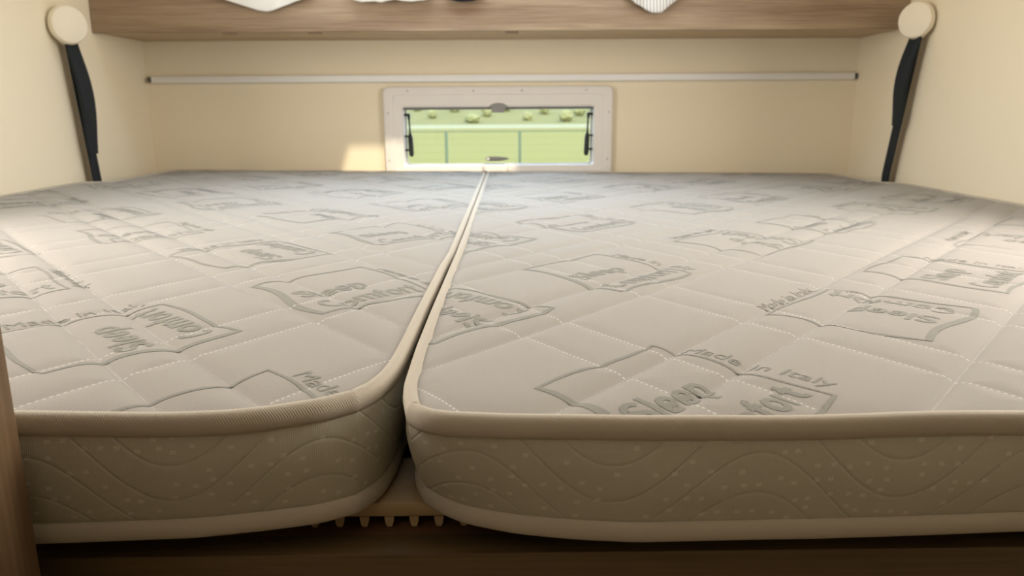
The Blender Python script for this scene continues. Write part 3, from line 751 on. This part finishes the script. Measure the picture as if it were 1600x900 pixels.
# ------------------------------------------------------------------ outside
GZ = -1.735
def ground_grid():
    xs = np.linspace(-160, 160, 41); ys = np.r_[np.linspace(2.6, 30, 14), np.linspace(35, 260, 46)]; vs, fs = [], []
    for y in ys:
        for x in xs:
            vs.append((x, y, GZ + 0.10 * noise.noise(Vector((x * 0.05, y * 0.05, 2))) * min(1, max(0, y - 22) / 10)))
    n = len(xs)
    for j in range(len(ys) - 1):
        for i in range(n - 1):
            a = j * n + i; fs.append([a, a + 1, a + n + 1, a + n])
    return mesh('ground_outside', vs, fs, M_grass, None, True)
tag(ground_grid(), 'bright green meadow seen through the window', 'field', None, 'structure')
vs, fs = [], []
for i in range(61):
    x = -75 + i * 2.5; c = 78 - 0.10 * x + 2.0 * math.sin(x * 0.06)
    vs += [(x, c - 8, GZ + 0.16), (x, c + 8, GZ + 0.22)]
for i in range(60): fs.append([2 * i, 2 * i + 2, 2 * i + 3, 2 * i + 1])
vs += [(v[0], v[1], v[2] - 0.4) for v in vs[:122]]
for i in range(60): fs += [[122 + 2 * i, 122 + 2 * i + 1, 122 + 2 * i + 3, 122 + 2 * i + 2], [2 * i, 122 + 2 * i, 122 + 2 * i + 2, 2 * i + 2], [2 * i + 1, 2 * i + 3, 122 + 2 * i + 3, 122 + 2 * i + 1]]
tag(mesh('path_outside', vs, fs, M_path, None, False), 'pale gravel track crossing the meadow beyond the fence', 'path', None, 'structure')
fen = empty('wire_fence', (0, 19, GZ), 'thin green wire fence with slim posts across the meadow outside', 'fence')
for i in range(-4, 5):
    x = -1.385 + 1.785 * i
    autosmooth(MB().box(x - 0.034, x + 0.034, 18.97, 19.03, GZ - 0.3, -0.486, 0.01).build('post', M_fence, fen))
autosmooth(MB().box(-9.0, 6.3, 18.985, 19.015, -0.512, -0.488, 0.006).build('top_rail', M_fence, fen))
wr = MB()
for k in range(7): wr.box(-9.0, 6.3, 18.998, 19.002, -0.66 - k * 0.17, -0.657 - k * 0.17)
wr.build('wire_mesh', M_fence, fen)
def shrub(x, y, r, h, mat, seed, g):
    root = empty('shrub', (x, y, g), 'pale green shrub on the blurred slope beyond the track', 'shrub', 'shrubs on the slope beyond the track')
    bm = bmesh.new(); bmesh.ops.create_icosphere(bm, subdivisions=4, radius=1.0)
    for v in bm.verts:
        p = v.co.copy(); d = 1 + 0.26 * noise.noise(p * 2.1 + Vector((seed, 0, 0))) + 0.16 * noise.noise(p * 5.5 + Vector((0, seed, 0))) + 0.09 * noise.noise(p * 13)
        v.co = Vector((x + p.x * r * d, y + p.y * r * d, g + h * 0.52 + p.z * h * 0.50 * d))
    autosmooth(MB().bm(bm).build('crown', mat, root), 180)
    MB().lathe([(0.12, -0.1), (0.10, h * 0.25), (0.07, h * 0.5)], Matrix.Translation((x, y, g)), 10).build('trunk', M_bark, root)
def hill(x, y):
    h_ = np.interp(y, [88, 92, 100, 112, 130, 150, 180, 230], [-0.3, 0.3, 1.1, 2.4, 4.2, 5.6, 6.2, 6.0])
    return GZ + h_ + (0.5 * noise.noise(Vector((x * 0.08, y * 0.05, 5))) if h_ > 0 else 0)
for i in range(14):
    x, y = -15.5 + i * 2.3 + random.uniform(-0.4, 0.4), 93.5 + (i * 7 % 5) * 2.6 + random.uniform(-0.5, 0.5)
    shrub(x, y, random.uniform(0.55, 0.9), random.uniform(0.9, 1.5), M_leaf[i % 2], i * 3.7, hill(x, y) - 0.05)
vs, fs = [], []
hx = np.linspace(-160, 160, 65); hy = np.r_[88, 92, np.arange(96, 140, 4), 150, 180, 230]
for y_ in hy:
    for x in hx: vs.append((x, y_, hill(x, y_)))
for j in range(len(hy) - 1):
    for i in range(64):
        a = j * 65 + i; fs.append([a, a + 1, a + 66, a + 65])
tag(mesh('hill_outside', vs, fs, M_slope, None, True), 'low green slope rising behind the distant trees', 'hill', None, 'structure')
